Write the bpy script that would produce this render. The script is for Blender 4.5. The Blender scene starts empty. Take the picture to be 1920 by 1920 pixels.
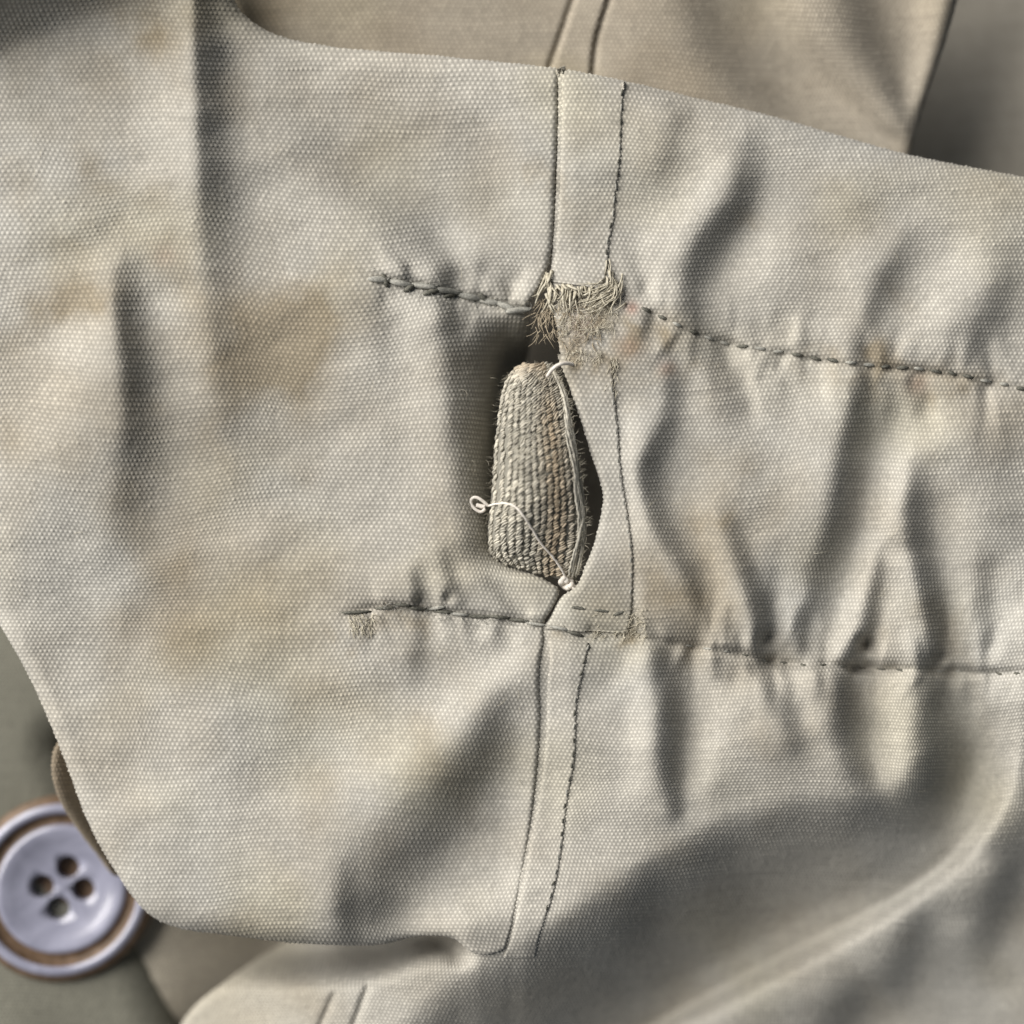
import bpy, bmesh, math, random
import numpy as np
from mathutils import Vector, Matrix

# ------------------------------------------------------------------ camera, light, exposure
S = 6.0e-5                # metres per photo pixel at the cloth plane (frame = 115 mm)
DCAM = 2500.0             # camera height above the cloth plane, in the same pixel unit
scene = bpy.context.scene
cam_data = bpy.data.cameras.new('camera')
cam = bpy.data.objects.new('camera', cam_data)
scene.collection.objects.link(cam)
cam.location = (0, 0, DCAM * S)
cam_data.sensor_width = 36.0
cam_data.lens = 36.0 * DCAM / 1920.0
cam_data.clip_start = 0.01
cam_data.clip_end = 20.0
cam_data.dof.use_dof = True
cam_data.dof.focus_distance = (DCAM - 0) * S
cam_data.dof.aperture_fstop = 4.6
scene.camera = cam

world = bpy.data.worlds.new('World')
scene.world = world
world.use_nodes = True
bg = world.node_tree.nodes['Background']
bg.inputs[0].default_value = (0.74, 0.86, 1.0, 1)
bg.inputs[1].default_value = 0.095

def area_lamp(name, loc, target, size, power, color):
    d = bpy.data.lights.new(name, 'AREA')
    d.shape = 'RECTANGLE'; d.size, d.size_y = size
    d.energy = power; d.color = color
    o = bpy.data.objects.new(name, d)
    scene.collection.objects.link(o)
    o.location = loc
    o.rotation_euler = (Vector(target) - Vector(loc)).to_track_quat('-Z', 'Y').to_euler()
    return o
# one big soft window to the left of the garment
window_light = area_lamp('window_light', (-0.585, 0.33, 0.45), (0, 0, 0), (0.78, 0.74), 16.8, (1.0, 0.957, 0.892))

vs = scene.view_settings
vs.view_transform = 'Standard'; vs.look = 'None'; vs.gamma = 1.0; vs.exposure = 0.0
vs.use_curve_mapping = False
scene.cycles.max_bounces = 6
scene.cycles.diffuse_bounces = 5

rng = np.random.default_rng(7)
random.seed(7)
COL = scene.collection

# ------------------------------------------------------------------ small helpers
def w3(px, py, z):
    """photo-plane pixel + height (pixel units) -> metres"""
    px = np.asarray(px, float); py = np.asarray(py, float); z = np.asarray(z, float)
    k = (DCAM - z) / DCAM
    return np.stack([(px - 960) * k * S, (960 - py) * k * S, z * S], -1)

def smooth_line(pts, step=8.0):
    """Catmull-Rom through rows of (x, y, extra...)"""
    p = np.array(pts, float)
    if len(p) < 3:
        n = max(2, int(np.hypot(*(p[1, :2] - p[0, :2])) / step))
        t = np.linspace(0, 1, n)[:, None]
        return p[0] * (1 - t) + p[1] * t
    q = np.vstack([2 * p[0] - p[1], p, 2 * p[-1] - p[-2]])
    out = []
    for i in range(1, len(q) - 2):
        n = max(2, int(np.hypot(*(q[i + 1, :2] - q[i, :2])) / step))
        t = np.linspace(0, 1, n, endpoint=False)[:, None]
        a, b, c, d = q[i - 1], q[i], q[i + 1], q[i + 2]
        out.append(0.5 * (2 * b + (c - a) * t + (2 * a - 5 * b + 4 * c - d) * t ** 2 + (3 * b - a - 3 * c + d) * t ** 3))
    out.append(p[-1:])
    return np.vstack(out)

def nearest(P, X, Y):
    """nearest point of polyline P (n,k) to points: distance, side sign, nearest xy, interpolated extras"""
    best = np.full(X.shape, 1e18); qx = np.zeros_like(X); qy = np.zeros_like(X); sg = np.zeros_like(X)
    ex = [np.zeros_like(X) for _ in range(P.shape[1] - 2)]
    for i in range(len(P) - 1):
        ax, ay = P[i, :2]; bx, by = P[i + 1, :2]
        dx, dy = bx - ax, by - ay
        L2 = dx * dx + dy * dy + 1e-9
        t = np.clip(((X - ax) * dx + (Y - ay) * dy) / L2, 0, 1)
        nx = ax + t * dx; ny = ay + t * dy
        d2 = (X - nx) ** 2 + (Y - ny) ** 2
        m = d2 < best
        best = np.where(m, d2, best)
        qx = np.where(m, nx, qx); qy = np.where(m, ny, qy)
        cr = dx * (Y - ay) - dy * (X - ax)      # >0: right-hand side in image space (y down)
        sg = np.where(m, np.sign(cr), sg)
        for k in range(len(ex)):
            ex[k] = np.where(m, P[i, 2 + k] * (1 - t) + P[i + 1, 2 + k] * t, ex[k])
    return np.sqrt(best), sg, qx, qy, ex

# coarse field grid over the garment
G0, STEP, N = -400.0, 4.0, 680
gx = G0 + STEP * np.arange(N)
GX, GY = np.meshgrid(gx, gx)       # [row=y, col=x]

def smoothstep(a, b, x):
    t = np.clip((x - a) / (b - a), 0, 1)
    return t * t * (3 - 2 * t)

def fnoise(scale, seed, aniso=1.0):
    """smooth gaussian random field, unit variance, feature size ~scale px"""
    r = np.random.default_rng(seed).normal(size=(N, N))
    k = np.fft.fftfreq(N, STEP)
    KX, KY = np.meshgrid(k, k)
    f = np.exp(-((KX * scale) ** 2 + (KY * scale * aniso) ** 2) * 4.0)
    z = np.real(np.fft.ifft2(np.fft.fft2(r) * f))
    return (z - z.mean()) / z.std()

def blur(F, sig):
    k = np.fft.fftfreq(N, STEP)
    KX, KY = np.meshgrid(k, k)
    return np.real(np.fft.ifft2(np.fft.fft2(F) * np.exp(-2 * (np.pi * sig) ** 2 * (KX ** 2 + KY ** 2))))

def blur_open(F, sig, p=40):
    """blur whose trend runs on past the borders"""
    A = np.pad(F, p, mode='reflect', reflect_type='odd')
    r = np.arange(-24, 25); k = np.exp(-.5 * (r * STEP / sig) ** 2); k /= k.sum()
    B = sum(k[i] * np.roll(A, r[i], 0) for i in range(len(r)))
    B = sum(k[i] * np.roll(B, r[i], 1) for i in range(len(r)))
    return B[p:-p, p:-p]

def cub(F, X, Y):
    """cubic B-spline-ish sampling of a coarse field"""
    fx = np.clip((X - G0) / STEP, 1.001, N - 3.001); fy = np.clip((Y - G0) / STEP, 1.001, N - 3.001)
    ix = fx.astype(np.int32); iy = fy.astype(np.int32)
    tx = fx - ix; ty = fy - iy
    def wts(t):
        return [(1 - t) ** 3 / 6, (3 * t ** 3 - 6 * t ** 2 + 4) / 6, (-3 * t ** 3 + 3 * t ** 2 + 3 * t + 1) / 6, t ** 3 / 6]
    wx, wy = wts(tx), wts(ty)
    out = np.zeros_like(fx)
    for j in range(4):
        row = np.zeros_like(fx)
        for i in range(4):
            row += wx[i] * F[iy + j - 1, ix + i - 1]
        out += wy[j] * row
    return out

def lin(F, X, Y):
    fx = np.clip((X - G0) / STEP, 0, N - 1.001); fy = np.clip((Y - G0) / STEP, 0, N - 1.001)
    ix = fx.astype(np.int32); iy = fy.astype(np.int32); tx = fx - ix; ty = fy - iy
    if F.ndim == 3:
        tx = tx[..., None]; ty = ty[..., None]
    return (F[iy, ix] * (1 - tx) + F[iy, ix + 1] * tx) * (1 - ty) + (F[iy + 1, ix] * (1 - tx) + F[iy + 1, ix + 1] * tx) * ty

def stroke(F, pts, left=None, right=None):
    """a fold flank: adds slope along x. pts rows = (x, y, slope, width); left/right scale the width on either side"""
    P = smooth_line(pts, 14)
    m = 2.6 * P[:, 3].max() * max(left or 1, right or 1) + 20
    x0, x1 = P[:, 0].min() - m, P[:, 0].max() + m
    y0, y1 = P[:, 1].min() - m, P[:, 1].max() + m
    i0, i1 = np.clip([int((y0 - G0) / STEP), int((y1 - G0) / STEP) + 1], 0, N)
    j0, j1 = np.clip([int((x0 - G0) / STEP), int((x1 - G0) / STEP) + 1], 0, N)
    if i1 <= i0 or j1 <= j0:
        return
    X = GX[i0:i1, j0:j1]; Y = GY[i0:i1, j0:j1]
    d, sg, qx, qy, (val, wid) = nearest(P, X, Y)
    side = np.where(X < qx, left or 1.0, right or 1.0)
    F[i0:i1, j0:j1] += val * np.exp(-(d / (wid * side)) ** 2)

def integrate(s, lam=0.06, eps_len=1100.0):
    """height whose slope along x follows s (least squares, smooth across)"""
    k = np.fft.fftfreq(N, STEP) * 2 * np.pi
    KX, KY = np.meshgrid(k, k)
    e2 = (2 * np.pi / eps_len) ** 2 * 0.35
    z = np.fft.ifft2((-1j * KX) * np.fft.fft2(s) / (KX ** 2 + lam * KY ** 2 + e2))
    return np.real(z)

# ------------------------------------------------------------------ materials
def new_mat(name):
    m = bpy.data.materials.new(name); m.use_nodes = True
    nt = m.node_tree
    return m, nt, nt.nodes['Principled BSDF']

def cloth_material(name, rough=0.92):
    m, nt, b = new_mat(name)
    N_ = nt.nodes.new; L = nt.links.new
    at = N_('ShaderNodeAttribute'); at.attribute_name = 'thread'
    tc = N_('ShaderNodeTexCoord')
    mp = N_('ShaderNodeMapping'); mp.inputs['Scale'].default_value = (9000, 16000, 9000)
    L(tc.outputs['Object'], mp.inputs['Vector'])
    no = N_('ShaderNodeTexNoise'); no.inputs['Scale'].default_value = 1.0; no.inputs['Detail'].default_value = 2
    L(mp.outputs['Vector'], no.inputs['Vector'])
    mr = N_('ShaderNodeMapRange'); mr.inputs['To Min'].default_value = 0.80; mr.inputs['To Max'].default_value = 1.20
    L(no.outputs['Fac'], mr.inputs['Value'])
    mx = N_('ShaderNodeMix'); mx.data_type = 'RGBA'; mx.blend_type = 'MULTIPLY'; mx.inputs['Factor'].default_value = 1
    L(at.outputs['Color'], mx.inputs['A']); L(mr.outputs['Result'], mx.inputs['B'])
    L(mx.outputs['Result'], b.inputs['Base Color'])
    bp = N_('ShaderNodeBump'); bp.inputs['Strength'].default_value = 0.35; bp.inputs['Distance'].default_value = 3e-5
    L(no.outputs['Fac'], bp.inputs['Height']); L(bp.outputs['Normal'], b.inputs['Normal'])
    b.inputs['Roughness'].default_value = rough
    b.inputs['Specular IOR Level'].default_value = 0.2
    b.inputs['Sheen Weight'].default_value = 0.08
    b.inputs['Sheen Roughness'].default_value = 0.5
    return m

def yarn_material(name, c0, c1, rough=0.85, scale=5000):
    m, nt, b = new_mat(name)
    N_ = nt.nodes.new; L = nt.links.new
    tc = N_('ShaderNodeTexCoord')
    no = N_('ShaderNodeTexNoise'); no.inputs['Scale'].default_value = scale; no.inputs['Detail'].default_value = 3
    L(tc.outputs['Object'], no.inputs['Vector'])
    cr = N_('ShaderNodeValToRGB')
    cr.color_ramp.elements[0].position = 0.35; cr.color_ramp.elements[1].position = 0.65
    cr.color_ramp.elements[0].color = (*c0, 1); cr.color_ramp.elements[1].color = (*c1, 1)
    L(no.outputs['Fac'], cr.inputs['Fac']); L(cr.outputs['Color'], b.inputs['Base Color'])
    bp = N_('ShaderNodeBump'); bp.inputs['Strength'].default_value = 0.4; bp.inputs['Distance'].default_value = 4e-5
    L(no.outputs['Fac'], bp.inputs['Height']); L(bp.outputs['Normal'], b.inputs['Normal'])
    b.inputs['Roughness'].default_value = rough
    b.inputs['Specular IOR Level'].default_value = 0.25
    return m

M_CLOTH = cloth_material('woven_cotton')
M_STITCH = yarn_material('stitch_thread', (0.07, 0.07, 0.06), (0.17, 0.165, 0.14))
M_STITCHPALE = yarn_material('worn_stitch_thread', (0.22, 0.22, 0.20), (0.42, 0.41, 0.37))
M_FRAY = yarn_material('frayed_yarn', (0.34, 0.31, 0.24), (0.60, 0.56, 0.46), scale=3000)
M_FRAYDARK = yarn_material('frayed_yarn_soiled', (0.24, 0.20, 0.14), (0.42, 0.36, 0.27), scale=3000)
M_WHITE = yarn_material('pale_thread', (0.62, 0.57, 0.52), (0.80, 0.76, 0.70), scale=4000)

# ------------------------------------------------------------------ mesh building
def mesh_obj(name, verts, faces, mat, parent=None, smooth=True, colors=None):
    me = bpy.data.meshes.new(name)
    if isinstance(verts, np.ndarray) and isinstance(faces, np.ndarray):
        k = faces.shape[1]
        me.vertices.add(len(verts)); me.vertices.foreach_set('co', verts.astype(np.float32).ravel())
        me.loops.add(faces.size); me.loops.foreach_set('vertex_index', faces.astype(np.int32).ravel())
        me.polygons.add(len(faces))
        me.polygons.foreach_set('loop_start', np.arange(0, faces.size, k, dtype=np.int32))
        me.update(calc_edges=True)
    else:
        me.from_pydata([tuple(v) for v in verts], [], [tuple(f) for f in faces])
        me.update()
    if smooth:
        me.polygons.foreach_set('use_smooth', np.ones(len(me.polygons), bool))
    if colors is not None:
        a = me.color_attributes.new('thread', 'FLOAT_COLOR', 'POINT')
        c4 = np.ones((len(verts), 4), np.float32); c4[:, :3] = colors
        a.data.foreach_set('color', c4.ravel())
    me.materials.append(mat)
    o = bpy.data.objects.new(name, me)
    COL.objects.link(o)
    if parent is not None:
        o.parent = parent
    return o

def empty(name, label, cat):
    o = bpy.data.objects.new(name, None)
    o.empty_display_size = 0.01
    COL.objects.link(o)
    o['label'] = label; o['category'] = cat
    return o

class Tubes:
    """collects tubes swept along 3D lines given in (px, py, z) pixel units"""
    def __init__(self): self.v = []; self.f = []
    def add(self, pts, r, sides=5, taper=False, step=None, rad=None):
        p = np.array(pts, float)
        if step: p = smooth3(p, step)
        n = len(p)
        rr = np.full(n, r, float)
        if rad is not None: rr = np.interp(np.linspace(0, 1, n), np.linspace(0, 1, len(rad)), rad) * r
        if taper: rr *= np.linspace(1, 0.35, n)
        tan = np.gradient(p, axis=0); tan /= np.linalg.norm(tan, axis=1)[:, None] + 1e-9
        up = np.array([0.2, 0.1, 1.0])
        a = np.cross(tan, up); a /= np.linalg.norm(a, axis=1)[:, None] + 1e-9
        b = np.cross(a, tan)
        base = len(self.v)
        for i in range(n):
            for s in range(sides):
                th = 2 * math.pi * s / sides
                self.v.append(p[i] + rr[i] * (math.cos(th) * a[i] + math.sin(th) * b[i]))
        for i in range(n - 1):
            for s in range(sides):
                s2 = (s + 1) % sides
                self.f.append((base + i * sides + s, base + i * sides + s2, base + (i + 1) * sides + s2, base + (i + 1) * sides + s))
        self.f.append(tuple(base + s for s in range(sides))[::-1])
        self.f.append(tuple(base + (n - 1) * sides + s for s in range(sides)))
    def build(self, name, mat, parent=None):
        v = np.array(self.v); v = w3(v[:, 0], v[:, 1], v[:, 2])
        return mesh_obj(name, list(v), self.f, mat, parent)

def smooth3(p, step):
    q = smooth_line(p, step)
    return q

# ------------------------------------------------------------------ colour of the threads: gap shade, soil, fading, browner patches
WEFT = np.array([0.652, 0.624, 0.562])
WARP_SHADE = np.array([0.322, 0.309, 0.280])  # warp tone, kept dark to paint shade into the gaps between threads
stain_brown = np.zeros((N, N))
st_n = fnoise(170, 3) * 0.6 + fnoise(70, 4) * 0.4
stain_brown += np.clip(st_n - 0.2, 0, 2) * 0.24 + np.clip(fnoise(320, 41) + .4 * fnoise(60, 42) - .2, 0, 2) * .20
wx_ = fnoise(60, 5) * 40 + fnoise(18, 7) * 12; wy_ = fnoise(60, 6) * 40 + fnoise(18, 8) * 12
for (x, y, r, v) in [(560, 610, 80, .34), (650, 565, 55, .3), (430, 750, 70, .34), (470, 860, 70, .3), (480, 680, 70, .35), (150, 430, 80, .50), (270, 450, 80, .5), (420, 520, 80, .35), (430, 720, 230, .34), (180, 460, 170, .32), (640, 900, 200, .2), (1450, 760, 200, .2), (820, 300, 160, .15),
                     (300, 500, 50, .3), (60, 500, 70, .3), (1390, 370, 26, .7), (1395, 868, 55, .5), (1085, 620, 45, 1.2), (1120, 650, 30, .9),
                     (1180, 690, 40, .7), (1250, 670, 26, .8), (1215, 590, 30, .5), (1660, 710, 50, .6), (1700, 705, 45, .55), (1610, 720, 30, .5), (1105, 240, 26, .5),
                     (1080, 300, 26, .35), (1095, 440, 30, .3), (1250, 215, 50, .3), (1400, 235, 60, .45), (1600, 300, 60, .35), (1800, 340, 60, .3),
                     (430, 20, 50, .4), (60, 70, 90, .5), (180, 30, 60, .5), (850, 1480, 70, .4), (620, 1250, 60, .25), (1130, 1190, 22, 1.2),
                     (1800, 1290, 60, .5), (690, 1180, 26, .6), (1420, 1600, 120, .35), (1300, 1720, 120, .3), (1600, 1450, 80, .3), (480, 1500, 80, .2), (160, 1260, 70, .2),  # includes two wide, browner spots along the trough
                     (850, 1200, 50, .25), (1240, 1080, 50, .25), (900, 700, 60, .2), (1630, 1900, 60, .5)]:
    stain_brown += 0.62 * v * np.exp(-((GX + wx_ - x) ** 2 + (GY + wy_ - y) ** 2) / (1.35 * r) ** 2) * np.clip(1 + 0.6 * st_n, 0.1, 2)
stain_brown = np.clip(stain_brown, 0, 1.1)
red = 0.0 * GX
for (x, y, r, v) in [(1185, 578, 12, .8), (1180, 650, 22, .35), (1250, 690, 16, .4), (1090, 610, 20, .4), (310, 480, 20, .2), (1720, 720, 20, .35)]:
    red += v * np.exp(-((GX - x) ** 2 + (GY - y) ** 2) / r ** 2)
yell = np.clip(fnoise(140, 9) - 0.2, 0, 2) * 0.20
cool = np.clip(fnoise(200, 12) - 0.1, 0, 2) * 0.30
TINT = np.ones((N, N, 3))
TINT *= 1 - stain_brown[..., None] * np.array([0.32, 0.38, 0.47])
TINT *= 1 - red[..., None] * np.array([0.10, 0.40, 0.45])
TINT *= 1 - yell[..., None] * np.array([0.02, 0.05, 0.22])
TINT *= 1 - cool[..., None] * np.array([0.075, 0.045, 0.0])
TINT *= (1 + 0.02 * fnoise(40, 21))[..., None]

# ------------------------------------------------------------------ woven sheet builder
PU, PV = 9.9, 8.6          # pitch of the weave across and along, photo pixels
wander_u = fnoise(120, 31) * 5 + fnoise(30, 32) * 0.5
wander_v = fnoise(260, 33) * 9 + fnoise(60, 34) * 1.2

def dens(x, y):
    """threads lie closer together towards the gathered, receding lower right"""
    return 1.0 + .20 * smoothstep(0, 1900, y) + .20 * smoothstep(300, 1900, x)

def woven(name, parent, field, x0, x1, y0, y1, edges=(), anchor=600.0, zoff=0.0, amp=2.35, tint=(1, 1, 1), tiltv=0.0, su=4, sv=3, cut=46.0, keep=None, stains=True, curl=0.35):
    """cloth with real over-and-under threads, following a height field; edges = lines (x, y, roll radius, depth) whose
    right-hand side (walking along, image y down) is cloth; beyond them the cloth rolls down and under"""
    dzdx = np.gradient(field, STEP, axis=1)
    ds = np.sqrt(1 + np.clip(dzdx, -1.6, 1.6) ** 2)
    ds = (1 + (ds - 1) * 0.9) * dens(GX, GY)
    WU = np.cumsum(ds, axis=1) * STEP
    ia = int((anchor - G0) / STEP)
    WU = WU - WU[:, ia:ia + 1] + anchor
    WU = blur_open(WU - GX, 26) + GX + wander_u
    WU = np.maximum.accumulate(WU, axis=1) + 1e-4 * GX
    yy = np.arange(y0, y1 + 1, 1.0); cum = np.cumsum(dens(np.full_like(yy, anchor), yy))
    ys = np.interp(np.arange(0, cum[-1], PV / sv), cum, yy)
    umin, umax = WU[:, max(0, int((x0 - G0) / STEP))].min(), WU[:, min(N - 1, int((x1 - G0) / STEP))].max()
    ku = np.arange(math.floor(umin / PU) * su, math.ceil(umax / PU) * su + 1)
    us = ku * (PU / su)
    X = np.empty((len(ys), len(us)))
    for r, y in enumerate(ys):
        f = np.clip((y - G0) / STEP, 0, N - 1.001); i = int(f); t = f - i
        row = WU[i] * (1 - t) + WU[i + 1] * t
        X[r] = np.interp(us, row, gx)
    Yb = np.repeat(ys[:, None], len(us), 1)
    Y = Yb + lin(wander_v, X, Yb) + tiltv * (X - anchor)
    Z = cub(field, X, Y) + zoff
    ok = (X > x0) & (X < x1) & (Y > y0 - 20) & (Y < y1 + 20)
    inner = np.ones(X.shape, bool)
    for E in edges:
        P = smooth_line([e if len(e) > 3 else (*e, 40) for e in E], 7)
        m = P[:, 2].max() + 150
        box = (X > P[:, 0].min() - m) & (X < P[:, 0].max() + m) & (Y > P[:, 1].min() - m) & (Y < P[:, 1].max() + m)
        idx = np.nonzero(box)
        d, sg, qx, qy, (R, dep) = nearest(P, X[idx], Y[idx])
        d = d * sg
        Zi = Z[idx]; Xi = X[idx]; Yi = Y[idx]
        near = (d < R) & (d >= 0)
        Zi = np.where(near, Zi - (R - np.sqrt(np.maximum(R * R - (R - d) ** 2, 0))), Zi)
        out = d < 0
        zq = cub(field, qx, qy) + zoff - R
        inx = np.where(out, (qx - Xi) / (np.abs(d) + 1e-6), 0); iny = np.where(out, (qy - Yi) / (np.abs(d) + 1e-6), 0)
        a = np.minimum(np.abs(d), dep)
        Xi = np.where(out, qx + inx * a * curl, Xi); Yi = np.where(out, qy + iny * a * curl, Yi)
        Zi = np.where(out, zq - a, Zi)
        X[idx] = Xi; Y[idx] = Yi; Z[idx] = Zi
        o2 = ok[idx]; o2 &= d > -dep; ok[idx] = o2
        inner[idx] = inner[idx] & ~out
    if keep is not None:
        ok &= keep(X, Y)
    # weave
    jv = np.arange(len(ys)) / sv
    row = np.floor(jv + 0.5).astype(int); fv = jv - row
    odd = (row % 2)[:, None]
    U = (ku / su)[None, :] + 0.5 * odd + 0.10 * fv[:, None]
    prof = np.cos(np.pi * fv)[:, None]
    fl = (0.5 + 0.5 * np.cos(2 * np.pi * U))
    seed = abs(hash(name)) % 1000 if False else sum(map(ord, name)) % 1000
    r2 = np.random.default_rng(seed)
    ci = np.floor(U + 0.5).astype(int); ci -= ci.min()
    dotr = .7 * r2.normal(size=(row.max() + 2, ci.max() + 2))
    dr = dotr[np.broadcast_to(row[:, None], U.shape), ci]
    wr = r2.normal(size=row.max() + 2)[row][:, None]
    wc = r2.normal(size=len(ku) // su + 3)[((ku - ku.min()) // su)][None, :]
    h = np.clip(prof, 0, 1) ** (1.5 if sv == 3 else .8) * fl ** 0.85
    sl = np.repeat(r2.normal(size=(row.max() + 2, len(ku) // 28 + 3))[row], 28, 1)[:, :len(ku)]
    sl = (np.roll(sl, 7, 1) + sl + np.roll(sl, 14, 1) + np.roll(sl, 21, 1)) * .35
    H = h * (1 + 0.18 * dr + 0.04 * wr + .08 * sl) + .12 * (1 - fl) ** 1.5 * (.6 + .4 * np.cos(2 * np.pi * fv)[:, None])
    P3 = np.stack([X, -Y, Z], -1)
    du = np.gradient(P3, axis=1); dv = np.gradient(P3, axis=0)
    nrm = np.cross(du, -dv)
    nrm /= np.linalg.norm(nrm, axis=2)[..., None] + 1e-9
    nrm[~np.isfinite(nrm)] = 0
    P3 = P3 + nrm * (amp * H)[..., None]
    mixh = np.clip(h * 1.15 - 0.05, 0, 1)[..., None] if amp > 0 else np.full(h.shape + (1,), .5)
    c = WARP_SHADE * (1 - mixh) + WEFT * mixh
    c = c * (1 + 0.07 * dr + 0.018 * wr + 0.012 * wc + .012 * sl)[..., None]
    if stains:
        c = c * lin(TINT, X, Y)
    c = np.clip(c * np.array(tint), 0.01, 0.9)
    # faces
    idx = np.arange(X.size).reshape(X.shape)
    fo = ok[:-1, :-1] & ok[1:, :-1] & ok[:-1, 1:] & ok[1:, 1:]
    q = np.stack([idx[:-1, :-1], idx[1:, :-1], idx[1:, 1:], idx[:-1, 1:]], -1)[fo]
    used = np.zeros(X.size, bool); used[q.ravel()] = True
    remap = np.cumsum(used) - 1
    V = w3(P3[..., 0], -P3[..., 1], P3[..., 2]).reshape(-1, 3)[used]
    return mesh_obj(name, V, remap[q], M_CLOTH, parent, colors=c.reshape(-1, 3)[used])

# ------------------------------------------------------------------ the folds of the worn panels
s = np.zeros((N, N))
ST = lambda pts, l=None, r=None: stroke(s, pts, l, r)
# front panel (left of the side seam)
ST([(372, -120, -.9, 26), (374, 60, -.9, 28), (382, 220, -.75, 32), (388, 380, -.5, 36), (402, 520, -.28, 44), (425, 720, -.3, 50), (440, 840, -.1, 60)], .55, 1.9)
ST([(335, -100, .35, 40), (330, 120, .3, 50), (325, 300, .18, 60), (320, 420, .05, 60)])
ST([(225, 510, -.35, 30), (228, 580, -.75, 30), (245, 700, -.7, 36), (250, 800, -.5, 44), (240, 920, -.3, 60), (225, 1080, -.12, 80)], .6, 1.5)
ST([(185, 500, .1, 40), (160, 620, .35, 50), (110, 740, .3, 60), (60, 840, .15, 70)])
ST([(560, 240, -.12, 60), (620, 310, -.3, 52), (720, 400, -.35, 46), (800, 455, -.5, 36), (845, 520, -.5, 26)])
ST([(880, 480, -.2, 14), (930, 525, -.55, 16), (975, 568, -.6, 16)])
ST([(850, 440, .2, 40), (900, 490, .25, 24), (940, 540, .2, 16)])
ST([(830, 520, -.5, 20), (842, 600, -.6, 24), (846, 690, -.35, 26), (850, 800, -.25, 30)])
ST([(770, 620, .2, 40), (790, 760, .15, 50), (810, 900, .15, 40)])
ST([(940, 250, .15, 50), (990, 380, .25, 40), (1000, 460, .15, 30)])
ST([(520, 80, -.15, 60), (540, 260, -.1, 80), (510, 430, -.05, 80)])
ST([(60, 480, -.15, 40), (200, 420, -.12, 40)])
ST([(832, 1040, -.3, 16), (845, 1090, -.55, 15), (862, 1130, -.4, 14)])
ST([(778, 1075, -.3, 13), (785, 1120, -.6, 12), (790, 1170, -.45, 15), (780, 1260, -.2, 24)])
ST([(810, 1090, .35, 12), (815, 1125, .4, 12)])
ST([(900, 1080, -.2, 14), (935, 1115, -.4, 14), (960, 1150, -.3, 12)])
ST([(700, 560, -.15, 30), (720, 640, -.2, 30), (740, 720, -.1, 40)])
ST([(975, 1225, .2, 26), (900, 1290, .3, 36), (760, 1400, .28, 50), (600, 1470, .2, 70)])
ST([(935, 1310, -.35, 36), (900, 1420, -.55, 50), (840, 1520, -.5, 70), (760, 1620, -.5, 80), (690, 1700, -.55, 60)])
ST([(648, 1620, -.2, 24), (645, 1700, -.4, 24), (650, 1760, -.2, 24)])
ST([(790, 1735, .5, 34), (850, 1725, .4, 30)])
ST([(990, 1400, .2, 26), (975, 1540, .3, 30), (950, 1660, .25, 30)])
ST([(300, 1300, .1, 120), (250, 1500, .2, 100)])
ST([(120, 1000, -.12, 80), (80, 1160, -.1, 80)])
# back panel (right of the seam), waist channel
ST([(1400, 280, -.35, 34), (1385, 380, -.6, 34), (1318, 470, -.6, 36), (1292, 560, -.6, 36), (1312, 640, -.5, 40), (1355, 720, -.35, 46), (1390, 810, -.15, 60)], .8, 1.2)
ST([(1345, 330, .25, 30), (1260, 430, .35, 40), (1245, 520, .3, 34), (1275, 640, .3, 26), (1315, 740, .2, 30)])
ST([(1440, 420, .3, 50), (1400, 520, .3, 50)])
ST([(1690, 470, -.3, 30), (1655, 540, -.4, 30), (1620, 630, -.45, 30), (1603, 690, -.7, 26), (1604, 770, -1.0, 30), (1590, 860, -1.0, 34), (1578, 940, -.9, 34), (1556, 1020, -.8, 34), (1528, 1080, -.5, 34), (1500, 1160, -.35, 34)], .7, 1.2)
ST([(1760, 760, .25, 50), (1690, 860, .7, 36), (1662, 930, .9, 30), (1635, 1030, .8, 26), (1590, 1150, .7, 22), (1560, 1225, .5, 20)])
ST([(1590, 500, .2, 40), (1560, 620, .2, 40), (1530, 780, .15, 50), (1500, 950, .2, 50)])
ST([(1275, 225, -.25, 26), (1250, 310, -.2, 30)])
ST([(1890, 520, -.3, 34), (1835, 640, -.4, 30), (1815, 720, -.2, 30)])
ST([(1820, 450, .2, 50), (1760, 580, .25, 40)])
ST([(1258, 660, -.4, 20), (1256, 770, -.5, 26), (1218, 860, -.8, 28), (1212, 900, -.8, 28), (1238, 985, -.8, 28), (1288, 1066, -.7, 28), (1326, 1160, -.5, 28)], .7, 1.2)
ST([(1185, 760, .2, 20), (1182, 880, .4, 18), (1196, 990, .3, 18)])
ST([(1330, 900, .25, 50), (1340, 1010, .25, 34), (1376, 1120, .3, 24)])
ST([(1360, 960, -.3, 24), (1386, 1035, -.7, 22), (1412, 1102, -1.0, 20), (1433, 1160, -1.1, 18), (1446, 1225, -.8, 16)])
ST([(1405, 1190, .5, 18), (1390, 1150, .3, 20)])
ST([(1462, 1140, .5, 20), (1470, 1215, .5, 18)])
ST([(1712, 870, -.5, 24), (1714, 975, -.8, 26), (1730, 1055, -1.0, 26), (1746, 1134, -1.1, 26), (1762, 1220, -1.0, 22)], .8, 1.2)
ST([(1680, 1000, .3, 18), (1690, 1090, .5, 22), (1705, 1190, .5, 22)])
ST([(1790, 960, .2, 40), (1792, 1090, .5, 28), (1800, 1200, .5, 22)])
ST([(1650, 1030, -.6, 14), (1638, 1120, -.9, 16), (1632, 1185, -1.0, 16), (1600, 1222, -.8, 14)])
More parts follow.
